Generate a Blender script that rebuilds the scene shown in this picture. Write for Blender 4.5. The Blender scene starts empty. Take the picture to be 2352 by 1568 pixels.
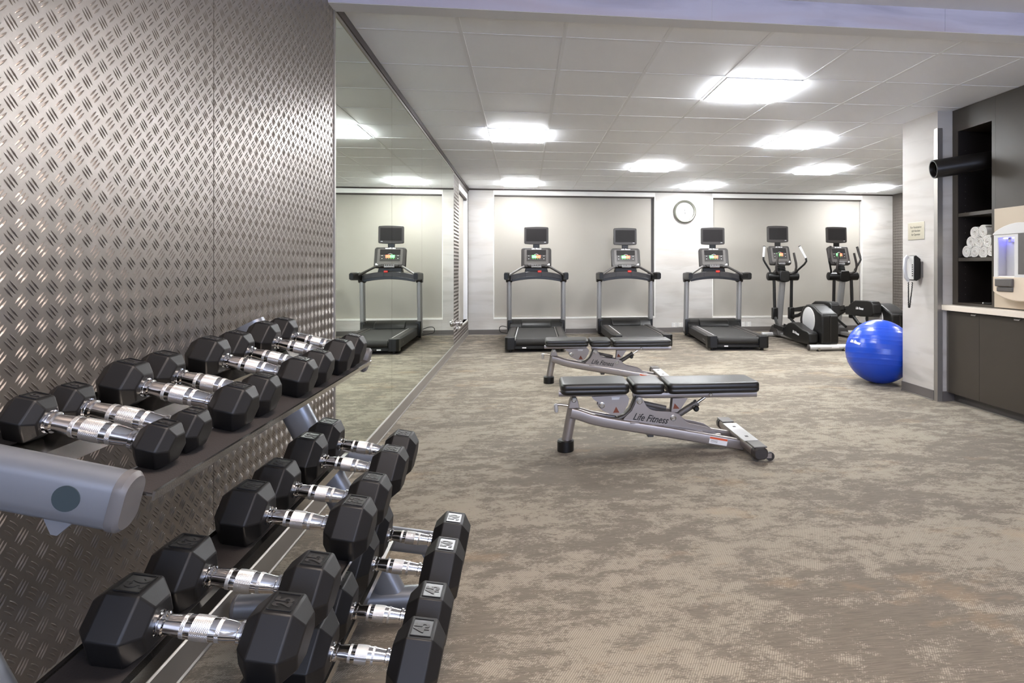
import bpy, math, random
from mathutils import Vector, Matrix, Euler
random.seed(7)
PI = math.pi
sc = bpy.context.scene
COL = sc.collection
R_ = math.radians

# ------------------------------------------------------------------ mesh kit
class MB:
    def __init__(s): s.v = []; s.f = []; s.uv = None
    def add(s, vs, fs):
        o = len(s.v); s.v += [tuple(p) for p in vs]; s.f += [tuple(i + o for i in q) for q in fs]; return s
    def box(s, x0, x1, y0, y1, z0, z1):
        x0, x1 = min(x0, x1), max(x0, x1); y0, y1 = min(y0, y1), max(y0, y1); z0, z1 = min(z0, z1), max(z0, z1)
        return s.add([(x0,y0,z0),(x1,y0,z0),(x1,y1,z0),(x0,y1,z0),(x0,y0,z1),(x1,y0,z1),(x1,y1,z1),(x0,y1,z1)],
                     [(0,3,2,1),(4,5,6,7),(0,1,5,4),(1,2,6,5),(2,3,7,6),(3,0,4,7)])
    def prism(s, poly, O, U, V, W, h0, h1):
        """extrude a 2D outline (counter-clockwise seen along -W) from h0 to h1 along W"""
        O, U, V, W = Vector(O), Vector(U), Vector(V), Vector(W)
        n = len(poly)
        vs = [O + U*a + V*b + W*h0 for a, b in poly] + [O + U*a + V*b + W*h1 for a, b in poly]
        fs = [tuple(range(n-1, -1, -1)), tuple(range(n, 2*n))]
        fs += [(i, (i+1) % n, n + (i+1) % n, n + i) for i in range(n)]
        return s.add(vs, fs)
    def tube(s, pts, r, n=12, sec=None, up=(0,0,1), cap=True):
        """sweep; r = radius or list; sec = list of (a,b) profile points (side, up), scaled by r"""
        pts = [Vector(p) for p in pts]; m = len(pts)
        if not isinstance(r, (list, tuple)): r = [r]*m
        if sec is None: sec = [(math.cos(2*PI*i/n), math.sin(2*PI*i/n)) for i in range(n)]
        n = len(sec); vs = []; U = Vector(up)
        for i, p in enumerate(pts):
            t = (pts[min(i+1, m-1)] - pts[max(i-1, 0)]).normalized()
            a = t.cross(U)
            if a.length < 1e-4: a = t.cross(Vector((0,1,0)) if abs(t.y) < .9 else Vector((1,0,0)))
            a.normalize(); b = a.cross(t).normalized(); U = b
            k = 1.0
            if 0 < i < m-1:
                t0 = (p - pts[i-1]).normalized(); t1 = (pts[i+1] - p).normalized()
                k = 1/max(.5, math.cos(t0.angle(t1)/2))
            vs += [p + (a*x + b*y)*r[i]*1.0 for x, y in sec]
        fs = []
        for i in range(m-1):
            for j in range(n):
                k = (j+1) % n
                fs.append((i*n+j, i*n+k, (i+1)*n+k, (i+1)*n+j))
        if cap: fs += [tuple(range(n-1, -1, -1)), tuple(range((m-1)*n, m*n))]
        return s.add(vs, fs)
    def lathe(s, prof, O, A, n=24, uv=False):
        """profile list of (radius, height along A)"""
        O, A = Vector(O), Vector(A).normalized()
        b = A.cross(Vector((0,0,1)) if abs(A.z) < .9 else Vector((1,0,0))).normalized(); c = A.cross(b)
        vs = []; fs = []; base = len(s.v)
        for r, h in prof:
            vs += [O + A*h + (b*math.cos(2*PI*i/n) + c*math.sin(2*PI*i/n))*r for i in range(n)]
        for k in range(len(prof)-1):
            for i in range(n):
                j = (i+1) % n
                fs.append((k*n+i, k*n+j, (k+1)*n+j, (k+1)*n+i))
        if prof[0][0] > 1e-6: fs.append(tuple(range(n-1, -1, -1)))
        if prof[-1][0] > 1e-6: fs.append(tuple(range((len(prof)-1)*n, len(prof)*n)))
        if uv:
            s.uv = s.uv or {}
            for k, (r, h) in enumerate(prof):
                for i in range(n): s.uv[base + k*n + i] = (i/n, h)
        return s.add(vs, fs)
    def cyl(s, a, b, r, n=20):
        a, b = Vector(a), Vector(b); return s.lathe([(r, 0), (r, (b-a).length)], a, b-a, n)
    def torus(s, O, A, R, r, n=40, m=10):
        prof = [(R + r*math.cos(2*PI*i/m), r*math.sin(2*PI*i/m)) for i in range(m+1)]
        O, A = Vector(O), Vector(A).normalized()
        b = A.cross(Vector((0,0,1)) if abs(A.z) < .9 else Vector((1,0,0))).normalized(); c = A.cross(b)
        vs = []; fs = []
        for q, h in prof[:-1]:
            vs += [O + A*h + (b*math.cos(2*PI*i/n) + c*math.sin(2*PI*i/n))*q for i in range(n)]
        for k in range(m):
            for i in range(n):
                j = (i+1) % n; k2 = (k+1) % m
                fs.append((k*n+i, k*n+j, k2*n+j, k2*n+i))
        return s.add(vs, fs)
    def build(s, name, mat, parent=None, off=None, smooth=35, bevel=None, seg=2):
        me = bpy.data.meshes.new(name)
        vs = s.v if off is None else [(a-off[0], b-off[1], c-off[2]) for a, b, c in s.v]
        me.from_pydata(vs, [], s.f); me.update()
        if s.uv:
            L = me.uv_layers.new(name='UVMap')
            for lp in me.loops: L.data[lp.index].uv = s.uv.get(lp.vertex_index, (0, 0))
        return link(name, me, mat, parent, smooth, bevel, seg)

def link(name, me, mat, parent=None, smooth=35, bevel=None, seg=2):
    if mat: me.materials.append(mat)
    if smooth:
        for p in me.polygons: p.use_smooth = True
        me.set_sharp_from_angle(angle=R_(smooth))
    o = bpy.data.objects.new(name, me); COL.objects.link(o)
    if parent: o.parent = parent
    if bevel:
        b = o.modifiers.new('bevel', 'BEVEL'); b.width = bevel; b.segments = seg; b.limit_method = 'ANGLE'; b.angle_limit = R_(40)
        b.harden_normals = False
    return o

def rrect(w, h, r, n=5, cx=0, cy=0):
    pts = []
    for sx, sy, a0 in ((1,-1,-90),(1,1,0),(-1,1,90),(-1,-1,180)):
        for i in range(n+1):
            a = R_(a0 + 90*i/n); pts.append((cx + sx*(w/2-r) + r*math.cos(a), cy + sy*(h/2-r) + r*math.sin(a)))
    return pts
def oval(w, h, n=20): # stadium section, unit radius 1 scaling
    return rrect(w, h, min(w, h)/2*.98, n=max(4, n//4))

def thing(name, label, cat, loc=(0,0,0), rotz=0, group=None):
    o = bpy.data.objects.new(name, None); COL.objects.link(o); o.empty_display_size = .1
    o.location = loc; o.rotation_euler = (0, 0, rotz); o['label'] = label; o['category'] = cat
    if group: o['group'] = group
    return o
def tag(o, label, cat, group=None):
    o['label'] = label; o['category'] = cat
    if group: o['group'] = group
    return o
def struct(o): o['kind'] = 'structure'; return o
def dup(root, label, group=None):
    def cp(o, par):
        c = o.copy(); COL.objects.link(c)
        if par: c.parent = par
        for ch in o.children: cp(ch, c)
        return c
    r = cp(root, None); r['label'] = label
    if group: r['group'] = group
    return r

def text_mesh(s, size, extrude=.0006, shear=0, align='CENTER', width=None, bold=0):
    cu = bpy.data.curves.new('t', 'FONT'); cu.body = s; cu.size = size; cu.extrude = extrude; cu.shear = shear
    cu.align_x = align; cu.align_y = 'CENTER'; cu.resolution_u = 3; cu.offset = bold
    ob = bpy.data.objects.new('t', cu); COL.objects.link(ob)
    dg = bpy.context.evaluated_depsgraph_get(); dg.update()
    me = bpy.data.meshes.new_from_object(ob.evaluated_get(dg))
    bpy.data.objects.remove(ob); bpy.data.curves.remove(cu)
    if width:
        xs = [v.co.x for v in me.vertices]; k = width/(max(xs)-min(xs))
        for v in me.vertices: v.co.x *= k
    me.materials.clear()
    return me
def lettering(name, s, size, O, U, V, mat, parent, extrude=.0006, shear=0, width=None, bold=0, fn=None, align='CENTER'):
    me = text_mesh(s, size, extrude, shear, align, width, bold)
    O, U, V = Vector(O), Vector(U).normalized(), Vector(V).normalized(); W = U.cross(V)
    for v in me.vertices:
        c = v.co.copy()
        v.co = fn(c) if fn else O + U*c.x + V*c.y + W*c.z
    return link(name, me, mat, parent, smooth=0)

# ------------------------------------------------------------------ materials
def lin(c):
    return tuple((x/255/12.92 if x/255 <= .04045 else ((x/255+.055)/1.055)**2.4) for x in c)
class NT:
    def __init__(s, name):
        s.m = bpy.data.materials.new(name); s.m.use_nodes = True; s.t = s.m.node_tree
        s.b = s.t.nodes['Principled BSDF']; s.L = s.t.links.new
    def n(s, kind, **kw):
        q = s.t.nodes.new('ShaderNode' + kind)
        for k, v in kw.items():
            if k.startswith('i_'):
                key = k[2:]; key = int(key) if key.isdigit() else key.replace('_', ' ')
                q.inputs[key].default_value = v
            else: setattr(q, k, v)
        return q
    def set(s, **kw):
        for k, v in kw.items():
            key = k.replace('_', ' '); 
            if isinstance(v, tuple) and len(v) == 3: v = v + (1,)
            s.b.inputs[key].default_value = v
        return s
    def math(s, op, a, b=None, clamp=False):
        q = s.n('Math', operation=op); q.use_clamp = clamp
        for i, x in enumerate((a, b)):
            if x is None: continue
            if isinstance(x, (int, float)): q.inputs[i].default_value = x
            else: s.L(x, q.inputs[i])
        return q.outputs[0]
    def mix(s, fac, a, b, mode='MIX'):
        q = s.n('Mix', data_type='RGBA', blend_type=mode)
        for i, x in ((0, fac), (6, a), (7, b)):
            if isinstance(x, (int, float)): q.inputs[i].default_value = x
            elif isinstance(x, tuple): q.inputs[i].default_value = x + (1,) if len(x) == 3 else x
            else: s.L(x, q.inputs[i])
        return q.outputs[2]
    def ramp(s, x, lo, hi):
        q = s.n('MapRange'); q.inputs[1].default_value = lo; q.inputs[2].default_value = hi; s.L(x, q.inputs[0]); return q.outputs[0]
    def coord(s, scale=(1,1,1), rot=(0,0,0)):
        tc = s.n('TexCoord'); mp = s.n('Mapping'); mp.inputs['Scale'].default_value = scale; mp.inputs['Rotation'].default_value = rot
        s.L(tc.outputs['Object'], mp.inputs[0]); return mp.outputs[0]
    def noise(s, vec, scale, detail=4, rough=.55, dist=0):
        q = s.n('TexNoise'); q.inputs['Scale'].default_value = scale; q.inputs['Detail'].default_value = detail
        q.inputs['Roughness'].default_value = rough; q.inputs['Distortion'].default_value = dist
        s.L(vec, q.inputs['Vector']); return q.outputs[0]
    def bump(s, h, strength=.2, dist=.001):
        q = s.n('Bump'); q.inputs['Strength'].default_value = strength; q.inputs['Distance'].default_value = dist
        s.L(h, q.inputs['Height']); s.L(q.outputs[0], s.b.inputs['Normal']); return s

def simple(name, rgb, rough=.5, metal=0, spec=.5, grain=0, gscale=60, var=.06, coat=0):
    t = NT(name); c = lin(rgb); t.set(Roughness=rough, Metallic=metal); t.b.inputs['Specular IOR Level'].default_value = spec
    v = t.coord(); n = t.noise(v, gscale*.12, 3)
    t.L(t.mix(n, tuple(x*(1-var) for x in c), tuple(min(1, x*(1+var)) for x in c)), t.b.inputs['Base Color'])
    if grain: t.bump(t.noise(v, gscale*8, 2), grain, .0006)
    if coat: t.b.inputs['Coat Weight'].default_value = coat
    return t.m
def emit(name, rgb, strength):
    t = NT(name); t.set(Base_Color=lin(rgb), Emission_Color=lin(rgb), Emission_Strength=strength, Roughness=.4); return t.m

M = {}
M['rubber'] = simple('black_rubber', (17,16,16), .48, grain=.12, spec=.36)
M['plate_rubber'] = simple('number_recess_rubber', (18,17,17), .28, spec=.6)
M['digit'] = simple('raised_digit_rubber', (40,38,37), .38, spec=.5)
M['chrome'] = simple('polished_chrome', (232,232,234), .07, 1, var=.01)
M['steel'] = simple('brushed_steel', (185,183,178), .22, 1, var=.04)
M['rackpaint'] = simple('silver_rack_paint', (138,142,149), .34, .65, var=.02)
M['rackcap'] = simple('grey_plastic_end_cap', (92,90,90), .45)
M['plug'] = simple('dark_plug_plastic', (46,58,62), .5)
M['mat'] = simple('rubber_mat', (34,29,28), .85, grain=.8, gscale=40)
M['black'] = simple('black_plastic', (15,14,13), .40, grain=.05, spec=.4)
M['black2'] = simple('black_satin_plastic', (12,11,10), .34, spec=.45)
M['dgrey'] = simple('dark_grey_plastic', (48,44,42), .42, grain=.05)
M['mgrey'] = simple('grey_plastic', (92,88,85), .4)
M['silver'] = simple('silver_paint', (168,168,168), .34, .6, var=.02)
M['lsilver'] = simple('light_silver_paint', (205,205,205), .34, .3, var=.02)
M['benchmetal'] = simple('platinum_frame_paint', (158,151,147), .32, .65, var=.02)
M['vinyl'] = simple('black_vinyl', (19,18,17), .40, grain=.08, gscale=90, spec=.7)
M['belt'] = simple('running_belt', (31,29,27), .62, grain=.3, gscale=80)
M['screen'] = simple('dark_screen_glass', (34,31,31), .5, spec=.2)
M['white'] = simple('white_plastic', (212,211,208), .4, var=.01)
M['white_print'] = simple('white_print', (235,235,235), .6, var=.01)
M['black_print'] = simple('black_print', (30,28,28), .6, var=.01)
M['grey_print'] = simple('grey_print', (120,118,116), .6, var=.01)
M['orange'] = simple('orange_print', (214,92,48), .6, var=.01)
M['warn'] = simple('warning_decal', (118,58,34), .6, var=.02)
M['red'] = simple('red_plastic', (214,52,40), .4)
M['green_led'] = emit('green_display', (70,225,80), 1.3)
M['red_led'] = emit('red_display', (235,70,50), 1.3)
M['lamp'] = emit('light_diffuser', (250,251,253), 8.0)
M['added_glow'] = emit('added_uplight_glow', (250,252,255), 15.0)  # added glow for the panel sides, throws light onto the ceiling
M['lamp_near'] = emit('light_diffuser_foyer', (255,238,226), 9.0)
M['blue_led'] = emit('blue_led', (90,90,255), 4.0)
M['ceil_grid'] = simple('white_grid_paint', (240,242,244), .6, var=.005)
M['drywall'] = simple('white_drywall', (226,226,224), .8, var=.01)
M['shade_trim'] = simple('white_window_trim', (232,230,224), .5, var=.01)
M['dark_gap'] = simple('dark_joint_and_shade', (62,54,48), .6)  # for joints and seam backing, and for painted shadow lines
M['base'] = simple('grey_vinyl_base', (98,93,90), .5)
M['darktrim'] = simple('dark_brown_band', (58,48,44), .6, var=.15)
M['alu'] = simple('satin_aluminium', (160,156,150), .42, .75, var=.03)
M['darkpanel'] = simple('dark_laminate', (60,54,47), .36, var=.05)
M['darkin'] = simple('dark_cabinet_inside', (30,25,24), .5)
M['counter'] = simple('cream_stone', (226,216,202), .35, var=.03)
M['beige'] = simple('beige_panel', (190,176,155), .4, var=.02)
M['foam'] = simple('black_foam', (24,21,20), .35, grain=.1)
M['towel'] = simple('white_terry', (238,236,232), .95, grain=1.0, gscale=60, var=.02)
M['plaque'] = simple('brushed_plaque', (196,190,172), .3, .7, var=.03)
M['ceiling'] = None

def carpet():
    t = NT('patterned_carpet')
    v = t.coord((1,1,1))
    vs = t.coord((1.0, 1.7, 1)); vf = t.coord((1.0, 2.6, 1))
    big = t.noise(vs, 1.1, 2, .5)                        # where patches gather
    mid = t.noise(vs, 6.5, 9, .78, .2)
    fine = t.noise(vf, 62, 4, .75)
    a = t.math('ADD', t.math('MULTIPLY', big, .34), t.math('MULTIPLY', mid, .75))
    a = t.math('ADD', a, t.math('MULTIPLY', fine, .40))
    mask = t.ramp(a, .725, .785)
    wv = t.n('TexWave', wave_type='BANDS', bands_direction='X'); wv.inputs['Scale'].default_value = 45
    wv.inputs['Distortion'].default_value = .4
    t.L(t.coord((1,1,1), (0,0,R_(27.5))), wv.inputs['Vector'])
    hatch = t.ramp(wv.outputs[0], .15, .85)
    streak = t.noise(t.coord((1, 16, 1)), 12, 4, .65)
    light = t.mix(hatch, lin((139,130,115)), lin((171,161,143)))
    dark = t.mix(t.ramp(streak, .3, .7), lin((100,91,80)), lin((131,122,107)))
    pat = t.mix(mask, dark, light)
    # warm tan drifts, and darker umber towards the windows, yarn with treadmill shade painted in
    tan = t.ramp(t.noise(vs, 1.3, 5, .65), .58, .66)
    pat = t.mix(t.math('MULTIPLY', tan, .22), pat, lin((180,150,112)))
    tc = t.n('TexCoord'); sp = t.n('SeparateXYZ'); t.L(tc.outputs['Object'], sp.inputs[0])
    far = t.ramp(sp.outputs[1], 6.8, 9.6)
    umb_shade = t.ramp(t.noise(t.coord((1,3.2,1)), 3.0, 7, .72), .46, .52)
    pat = t.mix(t.math('MULTIPLY', t.math('MULTIPLY', umb_shade, far), .85), pat, lin((70,60,51)))
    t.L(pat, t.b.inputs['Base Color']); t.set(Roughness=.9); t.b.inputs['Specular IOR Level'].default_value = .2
    t.b.inputs['Sheen Weight'].default_value = .10
    t.bump(t.math('ADD', t.math('MULTIPLY', hatch, mask), t.noise(v, 500, 2)), .5, .0015)
    return t.m
def wallpaper(name='watercolour_wallpaper', a=(192,188,182), b=(170,165,158), c=(181,173,164)):
    t = NT(name)
    tc = t.n('TexCoord'); sep = t.n('SeparateXYZ'); t.L(tc.outputs['Object'], sep.inputs[0])
    hor = t.math('ADD', sep.outputs[0], sep.outputs[1])
    cb = t.n('CombineXYZ'); t.L(t.math('MULTIPLY', hor, .9), cb.inputs[0]); t.L(t.math('MULTIPLY', sep.outputs[2], 5.5), cb.inputs[1])
    n1 = t.noise(cb.outputs[0], 1.4, 4, .5, .5); n2 = t.noise(cb.outputs[0], .9, 3, .5, .4)
    cb2 = t.n('CombineXYZ'); t.L(hor, cb2.inputs[0]); t.L(t.math('MULTIPLY', sep.outputs[2], 40), cb2.inputs[1])
    n3 = t.noise(cb2.outputs[0], 6, 2)
    col = t.mix(t.ramp(n1, .48, .72), lin(a), lin(b)); col = t.mix(t.math('MULTIPLY', t.ramp(n2, .5, .7), .6), col, lin(c))
    col = t.mix(t.math('MULTIPLY', n3, .12), col, lin((215,212,210)))
    t.L(col, t.b.inputs['Base Color']); t.set(Roughness=.7); return t.m
def tileceil():
    t = NT('mineral_ceiling_tile'); v = t.coord()
    n = t.noise(v, 180, 3, .7)
    t.L(t.mix(n, lin((243,246,250)), lin((249,251,254))), t.b.inputs['Base Color']); t.set(Roughness=.55, IOR=2.1)
    t.bump(n, .15, .001); return t.m
def treadplate():
    t = NT('aluminium_tread_plate'); v = t.coord((1,1,1))
    n = t.noise(v, 1.3, 3, .5); g = t.noise(t.coord((1,6,60)), 8, 3)
    t.L(t.mix(n, lin((128,122,117)), lin((143,137,132))), t.b.inputs['Base Color'])
    t.set(Metallic=.88); t.L(t.math('ADD', .31, t.math('MULTIPLY', g, .12)), t.b.inputs['Roughness'])
    return t.m
def mirrormat():
    t = NT('mirror_silver'); t.set(Base_Color=lin((240,248,236)), Metallic=1.0, Roughness=.004); return t.m
def shade():
    t = NT('roller_shade_fabric'); v = t.coord((1,1,1))
    w = t.noise(t.coord((300,1,300)), 1, 1)
    t.L(t.mix(w, lin((157,152,143)), lin((165,160,151))), t.b.inputs['Base Color']); t.set(Roughness=.75); return t.m
def knurl():
    t = NT('knurled_chrome'); t.set(Base_Color=lin((222,222,222)), Metallic=.95, Roughness=.32)
    tc = t.n('TexCoord'); outs = []
    sp = t.n('SeparateXYZ'); t.L(tc.outputs['UV'], sp.inputs[0])
    for sg in (1, -1):
        x = t.math('ADD', t.math('MULTIPLY', sp.outputs[0], 40*2*PI), t.math('MULTIPLY', sp.outputs[1], sg*2*PI*330))
        outs.append(t.math('ABSOLUTE', t.math('SINE', t.math('MULTIPLY', x, .5))))
    t.bump(t.math('MINIMUM', outs[0], outs[1]), .6, .0006); return t.m
def ballmat():
    t = NT('blue_ball_vinyl'); v = t.coord(); n = t.noise(v, 4, 3)
    t.L(t.mix(n, lin((22,68,186)), lin((30,78,198))), t.b.inputs['Base Color']); t.set(Roughness=.27)
    t.b.inputs['Specular IOR Level'].default_value = .55; return t.m
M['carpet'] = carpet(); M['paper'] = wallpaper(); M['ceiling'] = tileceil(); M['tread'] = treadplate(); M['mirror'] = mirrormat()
M['paper_cool_lit'] = wallpaper('cool_lit_wallpaper', (190,188,204), (158,156,174), (178,166,174))  # same white wallpaper, its dim cool light painted in as lavender
M['shade'] = shade(); M['knurl'] = knurl(); M['ball'] = ballmat()

# ------------------------------------------------------------------ camera
FPX, CXP, CYP, YAW = 1394.2, 1367.1, 613.86, .1156
cam = bpy.data.cameras.new('camera'); co = bpy.data.objects.new('camera', cam); COL.objects.link(co)
co.location = (.9874, 0, 1.1865); co.rotation_euler = (PI/2, 0, -YAW)
cam.sensor_width = 36; cam.lens = FPX*36/2352; cam.shift_x = -(CXP-1176)/2352; cam.shift_y = (CYP-784)/2352
cam.clip_start = .02; cam.clip_end = 60
sc.camera = co

# ------------------------------------------------------------------ the setting
ZC, YF, XR = 2.574, 10.867, 7.97
YB0, YB1, ZB = 3.20, 3.31, 2.524      # bulkhead
ZN = 2.655                             # ceiling of the near bay
XN = 5.30                              # wall behind the cabinets
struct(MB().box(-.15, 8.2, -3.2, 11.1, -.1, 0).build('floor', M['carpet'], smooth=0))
ceil = struct(MB().box(-.15, 8.2, YB1, 11.1, ZC, ZC+.1).build('ceiling', M['ceiling'], smooth=0))
g = MB(); T = .6096; GY = 3.6654
for k in range(1, 13):
    g.box(k*T+.0034-.012, k*T+.0034+.012, YB1, YF, ZC-.0024, ZC+.001)
for k in range(0, 12):
    g.box(0, XR, GY+k*T-.012, GY+k*T+.012, ZC-.0022, ZC+.001)
g.build('ceiling_grid', M['ceil_grid'], ceil, smooth=0)
struct(MB().box(-.15, 5.5, -3.2, YB0, ZN, ZN+.1).build('ceiling', M['drywall'], smooth=0))
beam = struct(MB().box(0, XN, YB0, YB1, ZB, ZC+.12).build('trim_1', M['drywall'], smooth=0))
bf = MB()
for a, b in ((0, 1.994), (1.996, 3.359), (3.361, XN)): bf.box(a, b, YB0-.003, YB0, ZB+.002, ZN)
bf.build('beam_wallpaper', M['paper_cool_lit'], beam, smooth=0)
struct(MB().box(-.004, .014, YB1, YF, ZB+.002, ZC-.002).build('trim_2', M['darktrim'], smooth=0))  # dark brown band across the slot above the mirror trim
struct(MB().box(0, XR, YF-.006, YF, ZC-.026, ZC).build('shadow_line_far', M['dark_gap'], smooth=0))  # dark strip paints in the shadow line under the ceiling edge

# left wall with raised tread bars
P_ = .0515; MIR0, MIR1 = 3.313, 8.663
wl = MB().box(-.15, 0, -3.2, MIR0-.012, 0, ZN+.05).box(-.15, -.012, MIR0-.012, MIR1, 0, ZC)
wl.box(-.15, 0, MIR1, 9.335, 0, ZC).box(-.15, 0, 10.70, 11.0, 0, ZC).box(-.15, 0, 9.335, 10.70, 0, .29).box(-.15, 0, 9.335, 10.70, 2.44, ZC)
wleft = struct(wl.build('wall_left', M['tread'], smooth=0))
def tread_bars(m, test, y0, y1, z0, z1, X=0, sx=1, yref=1.297, zref=1.660):
    L, Wd, H = .0150, .0025, .0021
    ni0, ni1 = int((y0-yref)/P_)-1, int((y1-yref)/P_)+1
    nj0, nj1 = int((z0-zref)/P_)-1, int((z1-zref)/P_)+1
    vs = m.v; fs = m.f
    for i in range(ni0, ni1+1):
        for j in range(nj0, nj1+1):
            for kind in (0, 1):
                cy = yref + (i + .5*kind)*P_; cz = zref + (j + .5*kind)*P_
                d = (.7071, -.7071) if kind == 0 else (.7071, .7071)
                e = (.7071, .7071) if kind == 0 else (.7071, -.7071)
                for q in (-1, 0, 1):
                    by, bz = cy + e[0]*q*.0090, cz + e[1]*q*.0090
                    if not (y0 <= by <= y1 and z0 <= bz <= z1 and test(by, bz)): continue
                    o = len(vs)
                    for s, w in ((-.72, .62), (0, 1), (.72, .62)):
                        for sd in (-1, 0, 1):
                            y = by + d[0]*s*L + e[0]*sd*w*Wd; z = bz + d[1]*s*L + e[1]*sd*w*Wd
                            vs.append((X + sx*(H*(.55 + .45*(w > .9)) if sd == 0 else 0), y, z))
                    vs.append((X, by - d[0]*L, bz - d[1]*L)); vs.append((X, by + d[0]*L, bz + d[1]*L))
                    for r in (0, 3):
                        fs.append((o+r, o+r+1, o+r+4, o+r+3)); fs.append((o+r+1, o+r+2, o+r+5, o+r+4))
                    fs.append((o+9, o+1, o)); fs.append((o+9, o+2, o+1)); fs.append((o+10, o+6, o+7)); fs.append((o+10, o+7, o+8))
    return m
tb = MB()
tread_bars(tb, lambda y, z: abs(y-2.068) > .0, .86, 3.29, .13, 2.64)
tread_bars(tb, lambda y, z: y < 9.32 or z < .27 or y > 10.715, MIR1+.01, 10.85, .11, 2.5)
tb.build('tread_bar', M['tread'], wleft, smooth=0)['kind'] = 'stuff'
sj = MB().box(-.001, .0006, 2.067, 2.069, .11, 2.65)
sj.build('sheet_joint', M['dark_gap'], wleft, smooth=0)
struct(MB().box(-.002, .006, 3.292, 3.312, .1, 2.60).build('trim_4', M['alu'], smooth=0))
# metal kick strip along the whole left wall
struct(MB().prism([(0, 0), (.012, 0), (.012, .006), (.008, .012), (.008, .095), (.004, .1), (0, .1)], (0, 0, 0), (1,0,0), (0,0,1), (0,1,0), -3, YF).build('baseboard_left', M['alu'], smooth=0))
# mirrors
edges = [3.313, 4.686, 6.021, 7.412, MIR1]
mlab = ['wall mirror panel nearest the tread plate wall, beside the dumbbell rack', 'second wall mirror panel from the dumbbell rack, between two thin seams',
        'third wall mirror panel from the dumbbell rack', 'wall mirror panel farthest from the dumbbell rack, beside the chrome fitting']
for k in range(4):
    a, b = edges[k]+.002, edges[k+1]-.002
    m = MB().box(-.011, 0, a, b, .1, ZB-.016).build('mirror_panel', M['mirror'], smooth=0)
    tag(m, mlab[k], 'mirror', 'mirror panels on the left wall')
struct(MB().box(-.0125, -.0115, MIR0, MIR1, .1, ZB-.016).build('trim_9', M['dark_gap'], smooth=0))
struct(MB().box(-.011, .006, MIR0, MIR1, ZB-.016, ZB+.001).build('trim_5', M['alu'], smooth=0))

# window frame helper: a reveal with a lowered roller shade
def window(name, a0, a1, z0, z1, side, gap_r):
    """side 'far': opening in Y=YF, a = X range;  side 'left': opening in X=0, a = Y range"""
    D = .12
    def bx(m, u0, u1, d0, d1, h0, h1):
        if side == 'far': m.box(u0, u1, YF+d0, YF+d1, h0, h1)
        else: m.box(-d1, -d0, u0, u1, h0, h1)
        return m
    fr = MB(); bx(fr, a0-.006, a1+.006, -.004, D, z0-.03, z0); bx(fr, a0-.006, a0+.008, -.002, D, z0, z1); bx(fr, a1-.008, a1+.006, -.002, D, z0, z1)
    bx(fr, a0-.006, a1+.006, -.002, D, z1, z1+.012)
    w = struct(fr.build(name, M['shade_trim'], smooth=0))
    bx(MB(), a0+.008, a1-.008, -.001, .03, z1-.075, z1).build('fascia', M['shade_trim'], w, smooth=0)
    bx(MB(), a0+.008, a1-.008, .012, D, z1-.10, z1-.075).build('head_gap_shade', M['dark_gap'], w, smooth=0)  # dark block stands in for the shade below the fascia
    bx(MB(), a0+.012, a1-gap_r, .045, .050, z0+.015, z1-.08).build('roller_shade', M['shade'], w, smooth=0)
    bx(MB(), a0+.012, a1-gap_r, .040, .055, z0+.004, z0+.022).build('hem_bar', M['shade'], w, smooth=0)
    bx(MB(), a1-gap_r, a1-.008, .075, D, z0, z1).build('side_channel', M['mgrey'], w, smooth=0)
    c = MB(); bx(c, a1-gap_r*.6-.012, a1-gap_r*.6+.006, .03, .05, z0+.02, z0+.085); c.build('chain_guide', M['white'], w, smooth=0, bevel=.004)
    return w
window('window_1', .443, 3.343, .300, 2.545, 'far', .062)
window('window_2', 4.430, 7.351, .285, 2.545, 'far', .030)
window('window_3', 9.335, 10.70, .29, 2.44, 'left', .25)
wb = MB()
for a, b in ((-.15, .437), (3.349, 4.424), (7.357, 8.2)): wb.box(a, b, YF, YF+.2, 0, ZC)
for a, b, z in ((.437, 3.349, .27), (4.424, 7.357, .255)): wb.box(a, b, YF, YF+.2, 0, z); wb.box(a, b, YF, YF+.2, 2.557, ZC)
wb.box(-.15, 8.2, YF+.2, YF+.25, 0, ZC)
struct(wb.build('wall_far', M['paper'], smooth=0))
struct(MB().box(.0, XR, YF-.010, YF, .008, .088).build('baseboard_far', M['base'], smooth=0, bevel=.003))
struct(MB().box(.0, XR, YF-.022, YF, 0, .008).build('trim_6', M['alu'], smooth=0))
# far right wall with tread plate
wr = struct(MB().box(XR, XR+.2, 5.0, 11.1, 0, ZC).build('wall_right', M['tread'], smooth=0))
m = MB(); tread_bars(m, lambda y, z: True, 10.2, YF-.02, .1, 2.5, XR, -1); m.build('tread_bar', M['tread'], wr, smooth=0)['kind'] = 'stuff'
struct(MB().box(XR-.01, XR, 5.5, YF-.012, 0, .088).build('baseboard_right', M['base'], smooth=0))
# partition end (white papered pier) and the wall behind the cabinets
XP, YP0, YP1 = 4.62, 4.99, 5.49
struct(MB().box(XP, 8.2, YP0, YP1, 0, ZC).build('wall_partition', M['paper'], smooth=0))
struct(MB().box(XN, XN+.2, -3.2, YP0, 0, ZN+.05).build('wall_near_right', M['paper'], smooth=0))
struct(MB().box(XP-.008, XP, YP0+.045, YP1, .006, .088).box(XP-.008, 8, YP1, YP1+.008, .006, .088).box(XP+.046, 4.775, YP0-.006, YP0, .0, .088).build('baseboard_partition', M['base'], smooth=0))
struct(MB().box(XP-.020, XP, YP0+.045, YP1, 0, .007).build('trim_7', M['alu'], smooth=0))
struct(MB().prism([(XP-.004,YP0-.004),(XP+.045,YP0-.004),(XP+.045,YP0),(XP,YP0),(XP,YP0+.045),(XP-.004,YP0+.045)], (0,0,0), (1,0,0), (0,1,0), (0,0,1), 0, 2.42).build('trim_8', M['alu'], smooth=0))
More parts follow.
